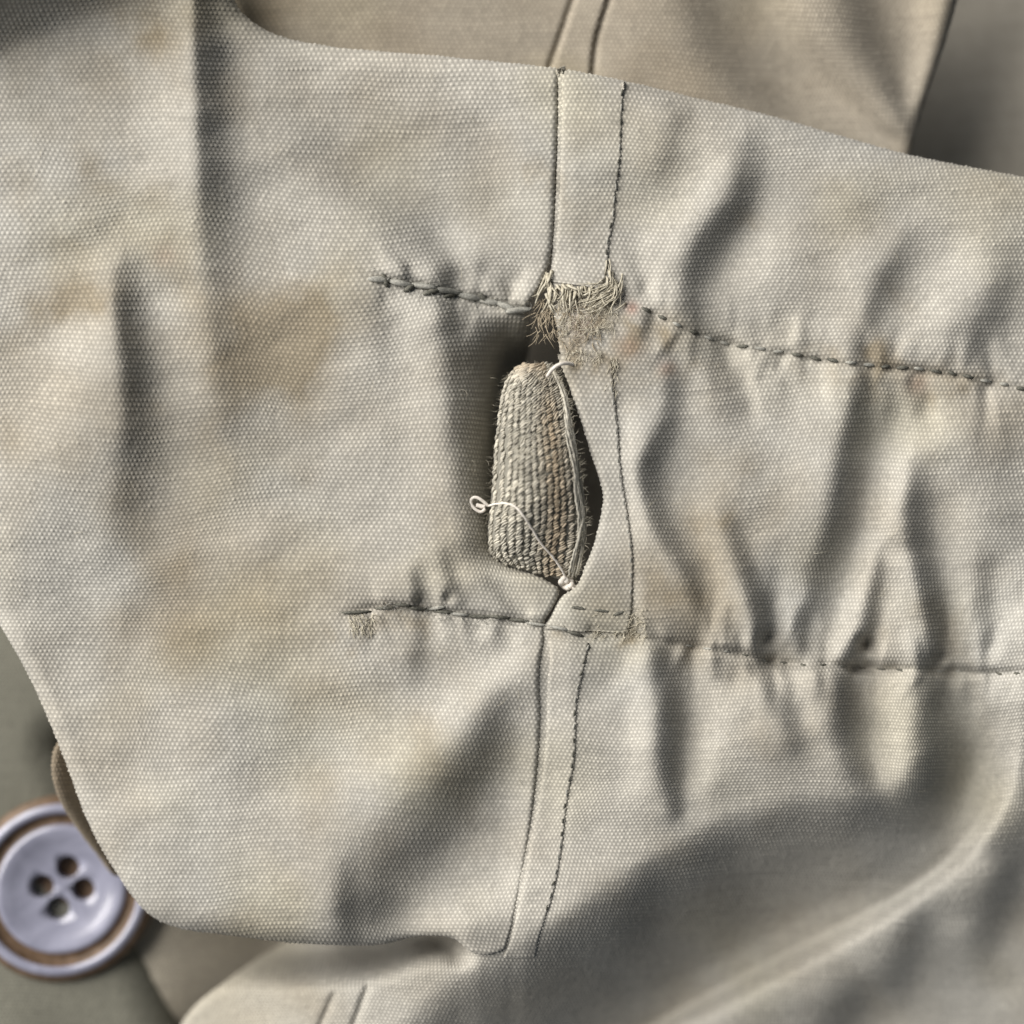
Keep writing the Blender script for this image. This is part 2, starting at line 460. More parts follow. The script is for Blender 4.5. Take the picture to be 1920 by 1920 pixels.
ST([(1850, 1060, -.25, 26), (1840, 1140, -.4, 22), (1828, 1210, -.4, 20)])
ST([(1885, 1080, .25, 30), (1880, 1200, .3, 24)])
ST([(1880, 860, -.2, 50), (1900, 1000, -.2, 40)])
# below the channel
ST([(1225, 1180, -.3, 22), (1241, 1233, -.8, 26), (1258, 1343, -1.0, 30), (1258, 1424, -1.0, 28), (1268, 1520, -.7, 18)])
ST([(1195, 1240, .3, 26), (1200, 1343, .45, 28), (1200, 1460, .35, 30)])
ST([(1320, 1260, .3, 30), (1330, 1343, .5, 34), (1310, 1460, .6, 26)])
ST([(1420, 1245, -.6, 22), (1460, 1323, -.6, 28), (1495, 1395, -.5, 32)])
ST([(1500, 1270, .4, 28), (1530, 1340, .3, 28)])
ST([(1597, 1256, -.8, 24), (1590, 1343, -1.0, 32), (1608, 1424, -.9, 34), (1640, 1490, -.4, 30)])
ST([(1655, 1270, .5, 24), (1668, 1370, .9, 34), (1670, 1460, .7, 34)])
ST([(1748, 1270, -.9, 26), (1760, 1370, -1.0, 44), (1770, 1450, -.8, 50)])
ST([(1870, 1270, .4, 30), (1868, 1360, .9, 34), (1850, 1460, .9, 40), (1815, 1560, .7, 34)])
ST([(1190, 1740, -.3, 40), (1215, 1640, -.25, 36), (1235, 1600, -.1, 30)])
ST([(1720, 1720, -.5, 34), (1690, 1820, -.4, 40)])
ST([(1890, 1640, -.6, 34), (1850, 1760, -.5, 40)])
ST([(1600, 1880, -.5, 40), (1560, 1940, -.5, 40)])
ST([(1400, 1820, .25, 60), (1300, 1920, .2, 60)])
def puckers(P, n, side, length, wid, amp, seed):
    rr = random.Random(seed); P = smooth_line(P, 4)
    for _ in range(n):
        x, y = P[rr.randrange(len(P)), :2]
        sd = side if side else rr.choice((-1, 1)); L = length * rr.uniform(.5, 1.3); k = rr.gauss(0, .28); a = amp * rr.uniform(.4, 1.2) * rr.choice((-1, 1)); w = wid * rr.uniform(.7, 1.3)
        ST([(x, y + sd * 4, a, w * .7), (x + k * L * .5, y + sd * L * .5, a * .7, w), (x + k * L, y + sd * L, a * .1, w * 1.5)])
puckers([(700, 522), (850, 550), (985, 580)], 22, 0, 70, 9, .42, 1)
puckers([(1200, 575), (1300, 626), (1600, 686), (1900, 730)], 46, 0, 80, 9, .36, 2)
puckers([(1200, 575), (1300, 626), (1600, 686), (1900, 730)], 26, 1, 130, 13, .42, 12)
puckers([(1200, 1195), (1400, 1228), (1600, 1250), (1900, 1260)], 34, -1, 170, 13, .50, 13)
puckers([(1200, 1195), (1400, 1228), (1600, 1250), (1900, 1260)], 24, 1, 150, 14, .50, 14)
puckers([(1190, 540), (1300, 600), (1600, 660), (1900, 700)], 18, -1, 130, 14, .30, 15)
puckers([(680, 1145), (860, 1150), (1010, 1170)], 22, 0, 60, 9, .42, 3)
puckers([(1200, 1195), (1400, 1228), (1600, 1250), (1900, 1260)], 44, 0, 90, 11, .45, 4)
puckers([(1045, 200), (1040, 350), (1030, 500)], 8, 0, 30, 8, .2, 5)
s += 0.03 * fnoise(55, 50, 0.6) + 0.012 * fnoise(24, 51, .6)
s *= 1.0
ZS = integrate(s) * 1.42

def profile_line(pts):
    P = smooth_line(pts, 12)
    d, sg, qx, qy, ex = nearest(P, GX, GY)
    return d, sg, ex

ZE = np.zeros((N, N))
# stitched rows pull the cloth down in a narrow groove
for row in ([(650, 1152, 3), (720, 1138, 9), (860, 1150, 9), (1010, 1170, 9)],
            [(690, 520, 3), (760, 530, 10), (850, 552, 12), (920, 566, 12), (990, 582, 12)],
            [(1170, 560, 5), (1300, 626, 7), (1440, 660, 7), (1600, 686, 8), (1750, 700, 7), (1920, 732, 6), (2100, 770, 6)],
            [(1110, 1180, 8), (1250, 1205, 9), (1400, 1228, 14), (1440, 1240, 16), (1500, 1246, 12), (1590, 1250, 18), (1700, 1256, 12), (1760, 1258, 16), (1860, 1262, 12), (2050, 1258, 12)]):
    P = smooth_line(row, 12)
    d, sg, qx, qy, (a,) = nearest(P, GX, GY)
    ZE -= a * np.exp(-(d / 9.0) ** 2) + 0.7 * a * np.exp(-(d / 30.0) ** 2)
# the skirt below falls into one deep trough, then rises in a broad roll
d, sg, (A,) = profile_line([(640, 2060, 300), (700, 1960, 320), (760, 1895, 340), (850, 1815, 370), (1000, 1738, 420), (1130, 1652, 440), (1260, 1575, 440), (1360, 1515, 430), (1480, 1490, 430), (1600, 1480, 420),
                                 (1690, 1440, 370), (1755, 1360, 210), (1790, 1280, 20), (1800, 1200, 0)])
d = d * sg
dp = np.maximum(d, 0)
fall = -(np.sqrt((1.55 * dp) ** 2 + 80.0 ** 2) - 80.0) * (A / 440.0)
fall = -470 * np.tanh(-fall / 470)
d2, sg2, (B,) = profile_line([(900, 2200, -260), (1150, 2000, -250), (1363, 1890, -215), (1540, 1800, -185), (1710, 1700, -150), (1815, 1615, -118), (1885, 1510, -76), (1915, 1400, -45), (1925, 1280, -20), (1925, 1150, 0)])
d2 = d2 * sg2
hill = np.where(d2 > 0, B - 110 * np.tanh((np.sqrt((.62 * d2) ** 2 + 24 ** 2) - 24) / 110), B - (np.sqrt((3.6 * d2) ** 2 + 40 ** 2) - 40))
k_ = 22.0
both = k_ * np.logaddexp(fall / k_, hill / k_)
w_ = smoothstep(10, 110, d)
tr_ = np.where(d > 0, fall * (1 - w_) + both * w_, 0)
wb_ = smoothstep(40, 130, d) * smoothstep(-10, -80, d2)
ZE += blur(tr_, 7) * (1 - wb_) + blur(tr_, 34) * wb_
for (x, y, r, v) in [(1436, 1196, 15, 34), (1622, 1206, 16, 40), (1598, 1256, 13, 24), (1762, 1236, 16, 30), (1660, 1262, 22, 10), (1445, 1236, 12, 18), (840, 1120, 12, 14), (786, 1128, 10, 14)]:
    ZE -= v * np.exp(-((GX - x) ** 2 + (GY - y) ** 2) / r ** 2)
# corners rise and fall away
dc = 112 - (GX * 0.42 + GY)
ZE += np.where(dc > 0, np.sqrt((.95 * dc) ** 2 + 45 ** 2) - 45, 0) * smoothstep(330, 210, GX)
ZE -= 40 * smoothstep(1350, 1750, GY) * smoothstep(700, 100, GX)
ZMAIN = ZS + ZE

jacket = empty('jacket', 'faded stone-grey cotton jacket with a torn, gathered waist channel and worn side seam', 'jacket')

TOP_EDGE = [(300, -260, 30, 60), (395, -120, 30, 60), (430, -30, 30, 60), (455, 25, 34, 60), (525, 68, 36, 60), (640, 90, 36, 60), (760, 100, 36, 60), (900, 113, 34, 60), (1040, 128, 32, 60),
            (1170, 152, 36, 60), (1300, 183, 60, 60), (1450, 219, 64, 60), (1600, 262, 60, 60), (1720, 294, 56, 60), (1920, 332, 50, 60), (2200, 380, 50, 60)]
SEAM_L = [(1044, 40, 12), (1046, 200, 12), (1041, 350, 12), (1034, 470, 12), (1014, 535, 14), (990, 578, 16), (996, 620, 40, 60), (985, 690, 60, 60), (962, 780, 60, 60), (950, 900, 60, 60), (952, 1010, 50, 60), (972, 1060, 24, 60),
          (1026, 1090, 14), (1048, 1108, 12), (1036, 1140, 11), (1018, 1168, 10), (1019, 1200, 10), (1011, 1260, 12), (1013, 1350, 13), (1006, 1450, 11), (992, 1560, 9), (977, 1650, 7), (957, 1745, 5), (940, 1800, 5)]
BOT_EDGE = [(1040, 1730, 3, 16), (1000, 1752, 3, 16), (955, 1776, 3, 20), (915, 1790, 3, 24), (884, 1784, 8, 40), (846, 1758, 22, 60), (780, 1756, 30, 70), (700, 1772, 34, 80), (560, 1768, 36, 80), (420, 1752, 40, 80), (330, 1738, 44, 80), (270, 1705, 44, 80),
            (215, 1630, 40, 80), (165, 1540, 34, 80), (120, 1420, 30, 80), (70, 1300, 30, 80), (20, 1205, 34, 80), (-60, 1080, 40, 80), (-200, 860, 40, 80), (-380, 600, 40, 80)]
ZFR = ZMAIN - blur(150 * np.clip((GX - 22 * smoothstep(880, 1040, GY) - 828) / 112, 0, 1.1) ** 2.2 * smoothstep(575, 690, GY) * smoothstep(1085, 1020, GY), 6)
front_panel = woven('front_panel', jacket, ZFR, -180, 1080, -150, 1840, edges=[TOP_EDGE, SEAM_L, BOT_EDGE], anchor=600)

# back panel, a little lower at the seam, running on under the front panel's hem
ZB = ZMAIN - 9 * smoothstep(1080, 1020, GX) * smoothstep(1700, 1500, GY)
ZB = ZB - (10 + .24 * np.maximum(0, 900 - GX)) * smoothstep(960, 850, GX) * smoothstep(1560, 1700, GY) - 5 * smoothstep(990, 950, GX) * smoothstep(1560, 1700, GY)
ZB = ZB - 50 * smoothstep(640, 380, GX) * smoothstep(1560, 1720, GY)
d, sg, qx, qy, ex = nearest(smooth_line(BOT_EDGE, 10), GX, GY)
under = np.where(sg > 0, 0, d)          # distance out from under the front panel's hem
wid_ = np.interp(GX, [300, 600, 780, 850, 900], [120, 90, 62, 48, 26])
ZB = ZB - blur(210 * (1 - smoothstep(0, 1, under / wid_)) * smoothstep(896, 820, GX) * smoothstep(1560, 1700, GY), 8)
for pts in ([(626, 1866), (616, 1888), (600, 1925), (570, 1990)], [(690, 1850), (680, 1876), (664, 1920), (640, 1980)]):
    d, sg, qx, qy, ex = nearest(smooth_line(pts, 12), GX, GY)
    ZB = ZB - 9 * np.exp(-(d / 6.5) ** 2)
SEAM_R = [(300, 2020, 14), (350, 1905, 16), (440, 1828, 18), (540, 1762, 20), (620, 1710, 16), (760, 1690, 8), (880, 1715, 4), (935, 1715, 4), (962, 1640, 4), (985, 1500, 4), (995, 1380, 4), (1000, 1250, 4), (1010, 1185, 4), (1060, 1140, 4),
          (1110, 1090, 4), (1135, 1020, 4), (1146, 930, 4), (1132, 860, 4), (1108, 780, 4), (1080, 710, 4), (1052, 665, 5), (1046, 620, 5), (1036, 570, 5), (1034, 500, 4), (1042, 350, 4), (1046, 200, 4), (1044, 40, 4)]
back_panel = woven('back_panel', jacket, ZB, 260, 2120, 60, 2100, edges=[TOP_EDGE, SEAM_R], anchor=1300)

# felled seam: lengths of folded strip along the back panel's edge
def strip(left, right, zoff, field=None, extra=(), anchor=1080, rl=9, rr=5, **kw):
    L = [(x, y, rl, 22) for x, y in left][::-1]      # walk up the left side: cloth on the right hand
    R = [(x, y, rr, 14) for x, y in right]
    xs = [p[0] for p in left + right]; ys_ = [p[1] for p in left + right]
    return woven('seam_strip', jacket, ZB if field is None else field, min(xs) - 20, max(xs) + 20, min(ys_), max(ys_), edges=list(extra) + [L, R], anchor=anchor, zoff=zoff, **kw)
strip([(1052, 60), (1053, 200), (1049, 350), (1042, 450), (1036, 500), (1026, 548)], [(1172, 60), (1170, 160), (1166, 220), (1163, 300), (1154, 360), (1152, 410), (1143, 450), (1140, 490), (1130, 545)], 3.5, rr=3, extra=[TOP_EDGE])
strip([(1048, 672), (1066, 720), (1090, 790), (1108, 850), (1130, 920), (1128, 960), (1114, 1020), (1098, 1060), (1082, 1098), (1050, 1122), (1030, 1160)],
      [(1148, 690), (1150, 720), (1158, 800), (1164, 880), (1176, 960), (1186, 1040), (1186, 1100), (1184, 1140), (1180, 1165)], 5, rl=14, rr=3)
strip([(1025, 1184), (1030, 1230), (1025, 1290), (1023, 1380), (1012, 1480), (995, 1570), (979, 1660), (958, 1750), (950, 1778)],
      [(1106, 1192), (1096, 1250), (1082, 1320), (1078, 1420), (1064, 1500), (1052, 1600), (1036, 1680), (1016, 1740), (1006, 1778)], 3.5, rr=3)

# ------------------------------------------------------------------ layers lying behind
s = np.zeros((N, N))
ST([(1150, -60, .2, 60), (1160, 80, .2, 60)])
ST([(1290, -60, -.5, 44), (1330, 60, -.7, 50), (1390, 140, -.7, 46), (1470, 220, -.6, 40), (1560, 280, -.5, 30)])
ST([(1440, -60, .7, 40), (1490, 40, .9, 36), (1560, 140, .9, 30), (1640, 220, .8, 26), (1720, 290, .5, 20)])
ST([(1590, -60, -.7, 44), (1630, 60, -.9, 40), (1670, 160, -.8, 26), (1700, 240, -.5, 16)])
ST([(1740, -60, .8, 36), (1735, 60, .8, 30), (1715, 180, .7, 20)])
ST([(700, 0, -.1, 90), (560, 40, .1, 60)])
s += 0.05 * fnoise(80, 61)
ZU = integrate(s) - 120
for pts in ([(1100, -70), (1074, 0), (1050, 70), (1028, 135), (1010, 200)], [(1165, -70), (1142, 0), (1120, 70), (1112, 130), (1108, 200)]):
    d, sg, qx, qy, ex = nearest(smooth_line(pts, 12), GX, GY)
    ZU = ZU - 10 * np.exp(-(d / 5.5) ** 2)
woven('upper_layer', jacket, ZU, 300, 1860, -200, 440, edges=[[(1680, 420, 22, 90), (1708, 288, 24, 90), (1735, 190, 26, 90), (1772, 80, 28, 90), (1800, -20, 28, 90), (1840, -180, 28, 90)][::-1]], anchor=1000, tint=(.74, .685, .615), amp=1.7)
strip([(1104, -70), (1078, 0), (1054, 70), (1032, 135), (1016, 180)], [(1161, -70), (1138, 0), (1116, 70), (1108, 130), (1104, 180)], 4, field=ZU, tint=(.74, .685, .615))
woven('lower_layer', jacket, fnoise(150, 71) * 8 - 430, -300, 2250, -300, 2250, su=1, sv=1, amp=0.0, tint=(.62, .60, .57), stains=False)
ZP = -255 - 0.18 * (GX - 60) - 0.16 * (1664 - GY) + fnoise(160, 72) * 5
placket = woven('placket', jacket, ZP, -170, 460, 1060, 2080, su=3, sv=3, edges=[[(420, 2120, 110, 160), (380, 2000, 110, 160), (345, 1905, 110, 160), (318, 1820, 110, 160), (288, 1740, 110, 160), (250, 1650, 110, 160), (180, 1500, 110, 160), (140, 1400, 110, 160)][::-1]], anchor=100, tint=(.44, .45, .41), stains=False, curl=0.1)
ZF = -318 - 0.62 * (GX - 350) - 0.05 * (GY - 1780) + fnoise(120, 73) * 5
woven('facing', jacket, blur(np.clip(ZF, -422, -290), 30), 210, 640, 1640, 2050, anchor=400, tint=(.95, .90, .82), stains=False)
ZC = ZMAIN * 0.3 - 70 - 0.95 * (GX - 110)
woven('hem_roll', jacket, ZC, 60, 240, 1340, 1640, edges=[[(196, 1620, 10, 30), (150, 1560, 16, 40), (112, 1500, 18, 40), (98, 1450, 18, 40), (102, 1405, 14, 40), (130, 1360, 10, 30)]], anchor=120, tint=(.50, .43, .35), stains=False)  # brown tint is darkened to stand in for the fold's shading

# ------------------------------------------------------------------ stitches
def zat(F, x, y):
    return float(cub(F, np.array([float(x)]), np.array([float(y)]))[0])

def stitch(x, y, ang, length, r, field, mat, lift=3.0, name='stitch'):
    c, s_ = math.cos(ang), math.sin(ang)
    pts = []
    for k in np.linspace(-.5, .5, 6):
        px, py = x + c * k * length, y + s_ * k * length
        pts.append((px, py, zat(field, px, py) + lift - 4.5 * (2 * abs(k)) ** 2.5))
    T = Tubes(); T.add(pts, r, sides=6, rad=[.45, 1, 1.1, 1, .45])
    return T.build(name, mat, jacket)

def stitch_row(pts, spacing, length, r, field, mats, lift=3.0, jitter=.15, skip=0.0):
    P = smooth_line(pts, 3)
    seg = np.r_[0, np.cumsum(np.hypot(*np.diff(P[:, :2], axis=0).T))]
    q = 0.0
    while q < seg[-1]:
        x = np.interp(q, seg, P[:, 0]); y = np.interp(q, seg, P[:, 1])
        x2 = np.interp(q + 6, seg, P[:, 0]); y2 = np.interp(q + 6, seg, P[:, 1])
        if random.random() >= skip and (x2, y2) != (x, y):
            stitch(x, y + random.uniform(-1.5, 1.5), math.atan2(y2 - y, x2 - x) + random.gauss(0, jitter), length * random.uniform(.8, 1.15), r, field, random.choice(mats), lift)
        q += spacing * random.uniform(.92, 1.08)
stitch_row([(1212, 582), (1300, 622), (1352, 641), (1445, 657), (1533, 671), (1636, 685), (1700, 690), (1773, 697), (1840, 712), (1930, 730)], 33, 22, 3.6, ZB, [M_STITCH, M_STITCH, M_STITCHPALE], lift=3.0)
stitch_row([(1260, 1207), (1400, 1228), (1440, 1240), (1500, 1246), (1590, 1250), (1700, 1256), (1760, 1258), (1860, 1262), (1930, 1262)], 36, 18, 2.6, ZB, [M_STITCH, M_STITCHPALE], lift=1.0, skip=.25)
stitch_row([(1166, 175), (1160, 300), (1151, 380), (1148, 410), (1139, 450), (1136, 500)], 25, 15, 1.9, ZB, [M_STITCH, M_STITCHPALE], lift=5.0)
stitch_row([(1102, 1215), (1092, 1250), (1078, 1320), (1074, 1420), (1060, 1500), (1048, 1600), (1032, 1680), (1018, 1725)], 25, 15, 1.9, ZB, [M_STITCH, M_STITCHPALE], lift=5.0)
stitch_row([(1147, 730), (1154, 800), (1160, 880), (1172, 960), (1182, 1040), (1182, 1120)], 27, 14, 1.7, ZB, [M_STITCHPALE], lift=6.0)
# heavy resewn rows on the front panel
for (x, y, a, L, m) in [(712, 524, .05, 44, M_STITCHPALE), (722, 526, 1.2, 26, M_STITCH), (752, 531, .2, 50, M_STITCHPALE), (768, 540, -.5, 24, M_STITCH), (795, 536, .1, 56, M_STITCHPALE), (812, 546, -.3, 40, M_STITCH), (838, 545, .15, 60, M_STITCHPALE),
                        (848, 552, -.3, 34, M_STITCH), (880, 556, .2, 56, M_STITCHPALE), (908, 560, .9, 28, M_STITCH), (918, 566, .15, 50, M_STITCHPALE), (948, 574, .4, 44, M_STITCHPALE), (972, 582, -.1, 50, M_STITCHPALE)]:
    stitch(x, y, a, L, 6.2 if m is M_STITCHPALE else 5.2, ZMAIN, m, lift=6)
for (x, y, a, L, m) in [(668, 1148, -.05, 56, M_STITCH), (722, 1140, -.05, 40, M_STITCH), (755, 1134, .1, 34, M_STITCH), (785, 1141, .1, 40, M_STITCH), (818, 1140, -.15, 36, M_STITCHPALE), (832, 1147, .05, 40, M_STITCH), (862, 1152, .1, 40, M_STITCHPALE), (898, 1156, .05, 46, M_STITCH),
                        (935, 1157, .1, 44, M_STITCH), (972, 1163, .1, 40, M_STITCH), (1004, 1170, .15, 36, M_STITCHPALE), (1050, 1178, .2, 40, M_STITCHPALE), (1078, 1188, .3, 34, M_STITCH), (1085, 1140, .12, 40, M_STITCH), (1128, 1145, .1, 40, M_STITCH), (1160, 1150, -.3, 30, M_STITCH)]:
    stitch(x, y, a, L, 3.4, ZMAIN, m, lift=5)

# ------------------------------------------------------------------ frayed yarns where the channel is torn
def yarns(name, mat, rows, field, r, sides=5):
    """rows: (x, y, angle in degrees (image, y down), length, curl, lift)"""
    T = Tubes()
    for (x, y, ang, L, curl, lift) in rows:
        a = math.radians(ang); pts = []
        px, py = x, y; n = 6
        for k in range(n + 1):
            f = k / n
            pts.append((px, py, zat(field, px, py) + lift * math.sin(math.pi * min(1, f * .8 + .1)) + 2))
            px += math.cos(a) * L / n; py += math.sin(a) * L / n; a += curl / n
        T.add(pts, r * random.uniform(.7, 1.25), sides=sides, taper=True)
    o = T.build(name, mat, jacket); o['kind'] = 'stuff'
    return o
G = random.gauss; Un = random.uniform
ends = [(Un(1030, 1132), Un(532, 548), 92 + G(0, 20), Un(16, 44), G(0, .8), Un(6, 14)) for _ in range(46)]
ends += [(Un(1022, 1036), Un(505, 560), 100 + G(0, 16), Un(26, 54), G(0, .6), Un(4, 10)) for _ in range(12)]
yarns('frayed_yarn', M_FRAY, ends, ZB, 2.9)
fan = [(1150 + G(0, 9), 542 + G(0, 12), 150 + G(0, 14), Un(34, 76), G(0, .5), Un(8, 16)) for _ in range(44)]
fan += [(1140 + G(0, 4), 505 + G(0, 10), 78 + G(0, 10), Un(24, 46), G(.2, .4), Un(5, 12)) for _ in range(12)]
fan += [(1158 + G(0, 6), 530 + G(0, 8), 84 + G(0, 8), Un(34, 60), .9 + G(0, .3), Un(8, 14)) for _ in range(14)]
yarns('frayed_yarn', M_FRAY, fan, ZB, 1.5, sides=4)
soil = [(Un(1046, 1128), Un(572, 650), G(112, 50), Un(8, 22), G(0, .8), Un(2, 6)) for _ in range(90)]
soil += [(Un(1004, 1040), Un(556, 630), G(100, 24), Un(14, 34), G(0, .6), Un(1, 5)) for _ in range(60)]
yarns('frayed_yarn', M_FRAYDARK, soil, ZB, .95, sides=4)
pale = [(Un(1046, 1160), Un(556, 625), G(118, 50), Un(8, 24), G(0, .5), Un(3, 8)) for _ in range(200)]
pale += [(Un(1142, 1160), Un(670, 735), G(110, 22), Un(10, 22), G(0, .5), Un(2, 5)) for _ in range(40)]
pale += [(Un(1060, 1130), Un(655, 678), G(100, 40), Un(8, 20), G(0, .6), Un(3, 7)) for _ in range(60)]
pale += [(Un(1110, 1215), Un(1142, 1195), G(150, 40), Un(8, 20), G(0, .6), Un(1, 5)) for _ in range(140)]
yarns('frayed_yarn', M_FRAY, [(Un(654, 700), Un(1150, 1188), G(58, 28), Un(8, 20), G(0, .7), Un(0, 2)) for _ in range(70)], ZMAIN, .8, sides=4)
yarns('frayed_yarn', M_FRAY, pale, ZB, .8, sides=4)
fuzz = [(Un(700, 990), 0, G(20, 60), Un(12, 30), G(0, 1.5), Un(3, 8)) for _ in range(80)]
fuzz = [(x, 520 + (x - 700) * .22 + G(0, 6), a, L, c, l) for (x, _, a, L, c, l) in fuzz]
fuzz2 = [(Un(700, 1080), 0, G(20, 60), Un(10, 26), G(0, 1.5), Un(3, 8)) for _ in range(80)]
fuzz += [(x, 1138 + (x - 720) * .11 + G(0, 6), a, L, c, l) for (x, _, a, L, c, l) in fuzz2]
yarns('stitch_fuzz', M_STITCHPALE, fuzz, ZMAIN, .6, sides=3)

lint = [(Un(20, 1900), Un(120, 1700), Un(0, 360), Un(12, 34), G(0, 1.6), Un(3, 9)) for _ in range(260)]
lint = [l for l in lint if l[0] * .48 + 1180 > l[1] or l[0] > 950]
yarns('surface_lint', M_FRAY, [l for l in lint if l[0] < 1000 and l[1] > 130], ZMAIN, .38, sides=3)
yarns('surface_lint', M_FRAY, [l for l in lint if l[0] > 1200 and l[1] > 350 and l[1] < 1500], ZB, .38, sides=3)

# ------------------------------------------------------------------ button on the placket
M_PEARL, nt, b = new_mat('pearl_resin')
no = nt.nodes.new('ShaderNodeTexNoise'); no.inputs['Scale'].default_value = 160; no.inputs['Detail'].default_value = 3; no.inputs['Distortion'].default_value = 1.5
tc = nt.nodes.new('ShaderNodeTexCoord'); nt.links.new(tc.outputs['Object'], no.inputs['Vector'])
cr = nt.nodes.new('ShaderNodeValToRGB'); nt.links.new(no.outputs['Fac'], cr.inputs['Fac'])
cr.color_ramp.elements[0].position = .3; cr.color_ramp.elements[1].position = .7
cr.color_ramp.elements[0].color = (.23, .235, .31, 1); cr.color_ramp.elements[1].color = (.36, .365, .47, 1)
nt.links.new(cr.outputs['Color'], b.inputs['Base Color'])
b.inputs['Roughness'].default_value = .28; b.inputs['Coat Weight'].default_value = .7; b.inputs['Coat Roughness'].default_value = .15
M_HORN = yarn_material('brown_resin', (.10, .065, .04), (.18, .12, .08), rough=.35, scale=900)

BC = (118, 1664); BZ = zat(ZP, *BC) + 26
def lathe(prof, seg=72):
    v, f = [], []
    for (r, z) in prof:
        for k in range(seg):
            a = 2 * math.pi * k / seg
            v.append((r * math.cos(a) * S, r * math.sin(a) * S, z * S))
    for i in range(len(prof) - 1):
        for k in range(seg):
            k2 = (k + 1) % seg
            f.append((i * seg + k, i * seg + k2, (i + 1) * seg + k2, (i + 1) * seg + k))
    return v, f
bl = w3(BC[0], BC[1], BZ)
tilt = Matrix.Rotation(math.radians(7), 4, 'Y') @ Matrix.Rotation(math.radians(-4), 4, 'X')
v, f = lathe([(0.5, -22), (120, -22), (168, -10), (180, 0), (180, 7), (175, 15), (165, 20)])
button = mesh_obj('button', v, f, M_HORN, jacket)
button['label'] = 'pale four-hole button with a brown rim on the lower flap'
button.matrix_local = Matrix.Translation(Vector(bl)) @ tilt @ Matrix.Scale(1.05, 4)
v, f = lathe([(166, 19), (162, 24), (156, 26), (150, 25), (146, 21)])
rim = mesh_obj('rim', v, f, M_PEARL, button)
v, f = lathe([(147, 22.5), (143, 13), (134, 9), (124, 13)])
groove = mesh_obj('groove', v, f, M_HORN, button)
v, f = lathe([(125, 12.5), (121, 18), (112, 18.5), (96, 12), (70, 5), (40, 2), (20, 1.2), (0.0, 1), (0.0, -18), (125, -12), (125, 12.5)])
dish = mesh_obj('dish', v, f, M_PEARL, button)
bm = bmesh.new(); bm.from_mesh(dish.data); bmesh.ops.remove_doubles(bm, verts=bm.verts, dist=1e-7); bmesh.ops.recalc_face_normals(bm, faces=bm.faces); bm.to_mesh(dish.data); bm.free()
hx = bmesh.new()
for (x, y) in ((-39, 4), (9, 39), (39, -4), (-8, -39)):
    bmesh.ops.create_cone(hx, cap_ends=True, segments=28, radius1=21 * S, radius2=23.5 * S, depth=60 * S, matrix=Matrix.Translation((x * S, y * S, 0)))
hm = bpy.data.meshes.new('holes'); hx.to_mesh(hm); hx.free()
ho = bpy.data.objects.new('holes', hm); COL.objects.link(ho)
md = dish.modifiers.new('b', 'BOOLEAN'); md.object = ho; md.operation = 'DIFFERENCE'; md.solver = 'EXACT'
bpy.context.view_layer.update()
ho.matrix_world = dish.matrix_world
bpy.context.view_layer.update()
ev = dish.evaluated_get(bpy.context.evaluated_depsgraph_get())
nm = bpy.data.meshes.new_from_object(ev)
dish.modifiers.clear(); dish.data = nm
if not nm.materials: nm.materials.append(M_PEARL)
bpy.data.objects.remove(ho)

# ------------------------------------------------------------------ elastic band bulging out of the torn channel
elastic = empty('elastic_band', 'frayed grey-brown knitted elastic bulging out of the torn waist channel', 'elastic')
LB = smooth_line([(984, 683), (958, 700), (940, 742), (930, 830), (922, 920), (915, 990), (919, 1032), (940, 1058)], 4)
RB = smooth_line([(1036, 684), (1061, 735), (1080, 830), (1096, 930), (1099, 1010), (1078, 1094)], 4)
def along(P, v):
    sg_ = np.linspace(0, 1, len(P))
    return np.interp(v, sg_, P[:, 0]), np.interp(v, sg_, P[:, 1])
def esurf(t, v):
    lx, ly = along(LB, v); rx, ry = along(RB, v)
    x = lx + (rx - lx) * t; y = ly + (ry - ly) * t
    endf = np.clip(np.sin(np.pi * np.clip(v * .94 + .03, 0, 1)), 0, 1) ** .45
    bulge = np.where(t < .38, np.sqrt(np.clip(1 - ((.38 - t) / .40) ** 2, 0, 1)), 1 - .30 * ((t - .38) / .62) ** 1.6)
    z = -64 + 118 * endf * bulge + 5 * np.sin(v * 9 + t * 5)
    return x, y, z
tt, vv = np.meshgrid(np.linspace(0, 1, 40), np.linspace(0, 1, 120))
X, Y, Zz = esurf(tt, vv)
# side walls folded down all round
ring = lambda A, dz, k: np.pad(A, 1, mode='edge')
Xp, Yp, Zp = ring(X, 0, 0), ring(Y, 0, 0), ring(Zz, 0, 0)
Zp[0, :] -= 40; Zp[-1, :] -= 30; Zp[:, 0] -= 90; Zp[:, -1] -= 90
Xp[:, 0] += 6; Xp[:, -1] -= 14
idx = np.arange(Xp.size).reshape(Xp.shape)
q = np.stack([idx[:-1, :-1], idx[1:, :-1], idx[1:, 1:], idx[:-1, 1:]], -1).reshape(-1, 4)
ecol = np.ones((Xp.size, 3)) * np.array([.22, .21, .18])
mesh_obj('band_core', w3(Xp, Yp, Zp).reshape(-1, 3), q, M_CLOTH, elastic, colors=ecol)
